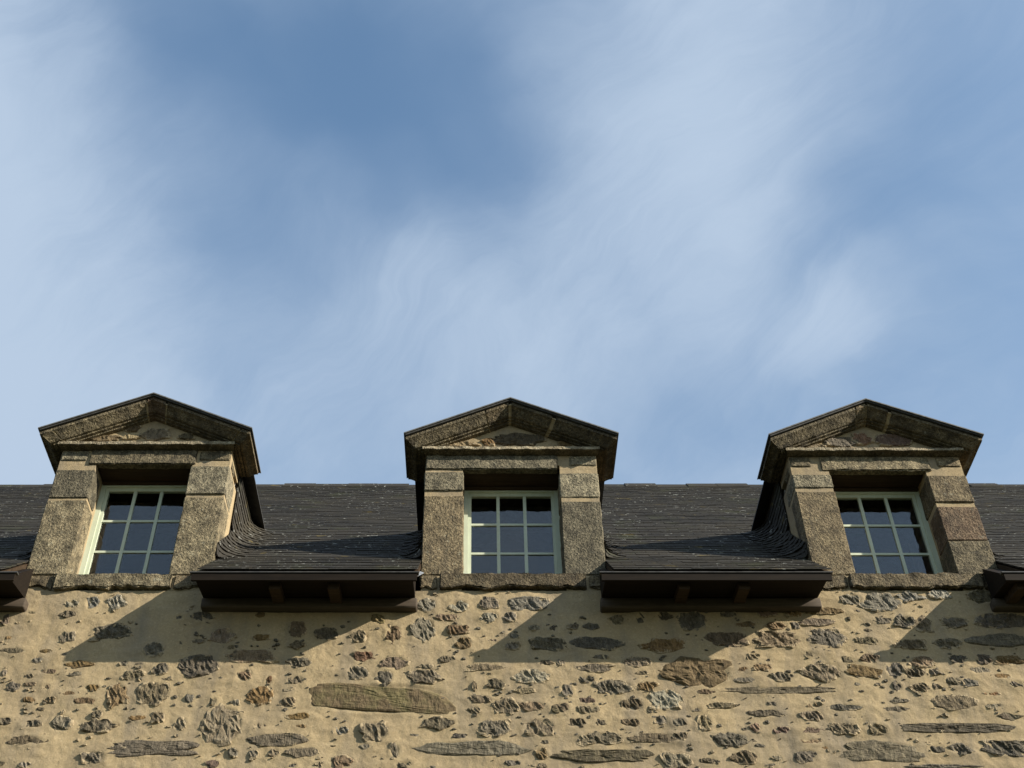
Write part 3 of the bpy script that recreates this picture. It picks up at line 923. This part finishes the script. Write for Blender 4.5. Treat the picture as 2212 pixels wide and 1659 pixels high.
        while z < ztop - .05:
            lo = path(z, .012); up = path(min(z + .13, ztop + .03), .003)
            # skip the front columns hidden inside the jamb stones
            cols = list(range(0, m_ - 1, 2)) if row % 2 == 0 else [0] + list(range(1, m_ - 1, 2))
            cols = cols + [m_ - 1]
            for a, b in zip(cols, cols[1:]):
                if (Vector(lo[a]) - Vector(lo[b])).length < .02: continue
                j = RND.uniform(-.004, .004)
                th = .008
                A, B, C_, D_ = lo[a], lo[b], up[b], up[a]
                e = RND.uniform(0, .006)
                def sh(p, t): return (p[0] + s * t, p[1] - t * .5, p[2] + t * .3)
                mid_lo = lo[(a + b) // 2] if b - a > 1 else None
                vs = [sh(A, e), sh(B, e), sh(C_, 0), sh(D_, 0), sh(A, e + th), sh(B, e + th), sh(C_, th), sh(D_, th)]
                vs = [(x, y, zz_ + j) for x, y, zz_ in vs]
                f = BOXF if s > 0 else [q[::-1] for q in BOXF]
                if lit and cheek_slates < 150:
                    mesh_obj('slate', vs, f, M['slate'], ck); cheek_slates += 1
                else:
                    st.add(vs, f)
            z += .066; row += 1
        if st.v: st.build('cheek_slates', M['slate'], ck, kind='stuff')
        # timber wall behind the slates
        mb = MB(); a, b = sorted((c + s * (HW - .03), c + s * (HW - .09)))
        mb.box(a, b, DEP + .001, 1.45, 7.4, ztop - .02); mb.build('cheek_lining', M['plaster'], ck)
        # metal flashing at the foot of the jamb
        mb = MB()
        x0 = c + s * (HW + .002)
        vs = [(x0 - s * .03, -.022, 7.70), (x0 + s * .012, -.024, 7.72), (x0 + s * .05, -.09, 7.60), (x0 + s * .11, -.16, 7.655), (x0 + s * .012, .10, 7.86), (x0 + s * .09, .02, 7.80)]
        vs = vs + [(x, y - .004, z_ + .003) for x, y, z_ in vs]
        q = [(0, 1, 2), (1, 3, 2), (1, 4, 5), (1, 5, 3)]
        mb.add(vs, q + [tuple(i + 6 for i in t[::-1]) for t in q] + [(0, 2, 8, 6), (2, 3, 9, 8), (3, 5, 11, 9), (5, 4, 10, 11), (0, 6, 7, 1), (1, 7, 10, 4)])
        mb.build('flashing', M['zinc'], ck)
    # --- window
    WY = .285
    fr = MB()
    xa, xb = c - OW - .008, c + OW + .008
    zt = head - .006
    fr.box(xa, xa + .045, WY - .01, WY + .06, 7.68, zt)
    fr.box(xb - .045, xb, WY - .01, WY + .06, 7.68, zt)
    fr.box(xa + .0452, xb - .0452, WY - .01, WY + .06, zt - .042, zt)
    fr.box(xa + .0452, xb - .0452, WY - .01, WY + .06, 7.66, 7.73)
    win = fr.build('window', M['paint'], house)
    px0, px1, pz0, pz1 = c - .362, c + .366, 7.815, 8.770 + dt
    sa = MB(); y0, y1 = WY + .004, WY + .044
    sa.box(xa + .0456, px0, y0, y1, 7.7305, zt - .0425); sa.box(px1, xb - .0456, y0, y1, 7.7305, zt - .0425)
    sa.box(px0 + .0002, px1 - .0002, y0, y1, pz1, zt - .0425); sa.box(px0 + .0002, px1 - .0002, y0, y1, 7.7305, pz0)
    sa.build('sash', M['paint'], win)
    mb = MB(); mb.box(xa + .010, xb - .010, WY - .04, WY - .0105, zt - .022, zt + .001); mb.build('head_bead', M['headwood'], win)
    for k in (1, 2):
        xm = px0 + (px1 - px0) * k / 3
        o = MB(); o.box(xm - .0145, xm + .0145, y0 + .004, y1 - .006, pz0 + .0003, pz1 - .0003); o.build('muntin', M['paint'], win)
    for k in (1, 2):
        zm = pz0 + (pz1 - pz0) * k / 3
        for i in range(3):
            a = px0 + (px1 - px0) * i / 3 + (.0148 if i else .0003); b = px0 + (px1 - px0) * (i + 1) / 3 - (.0148 if i < 2 else .0003)
            o = MB(); o.box(a, b, y0 + .006, y1 - .008, zm - .011, zm + .011); o.build('muntin', M['paint'], win)
    for i in range(3):
        for j in range(3):
            a = px0 + (px1 - px0) * i / 3 + (.013 if i else -.004); b = px0 + (px1 - px0) * (i + 1) / 3 - (.013 if i < 2 else -.004)
            z0 = pz0 + (pz1 - pz0) * j / 3 + (.0095 if j else -.004); z1 = pz0 + (pz1 - pz0) * (j + 1) / 3 - (.0095 if j < 2 else -.004)
            t1, t2 = RND.uniform(-.0012, .0012), RND.uniform(-.0012, .0012)
            yc = y0 + .016
            vs = [(a, yc, z0), (b, yc + t1, z0), (b, yc + t1 + .004, z0), (a, yc + .004, z0), (a, yc + t2, z1), (b, yc + t1 + t2, z1), (b, yc + t1 + t2 + .004, z1), (a, yc + t2 + .004, z1)]
            mesh_obj('pane', vs, BOXF, M['glass'], win)
# attic floor and inner partition
mb = MB(); mb.box(XL + .41, XR - .41, .06, BACKY - .51, 7.20, 7.26); mb.build('attic_floor', M['brownwood'], house)
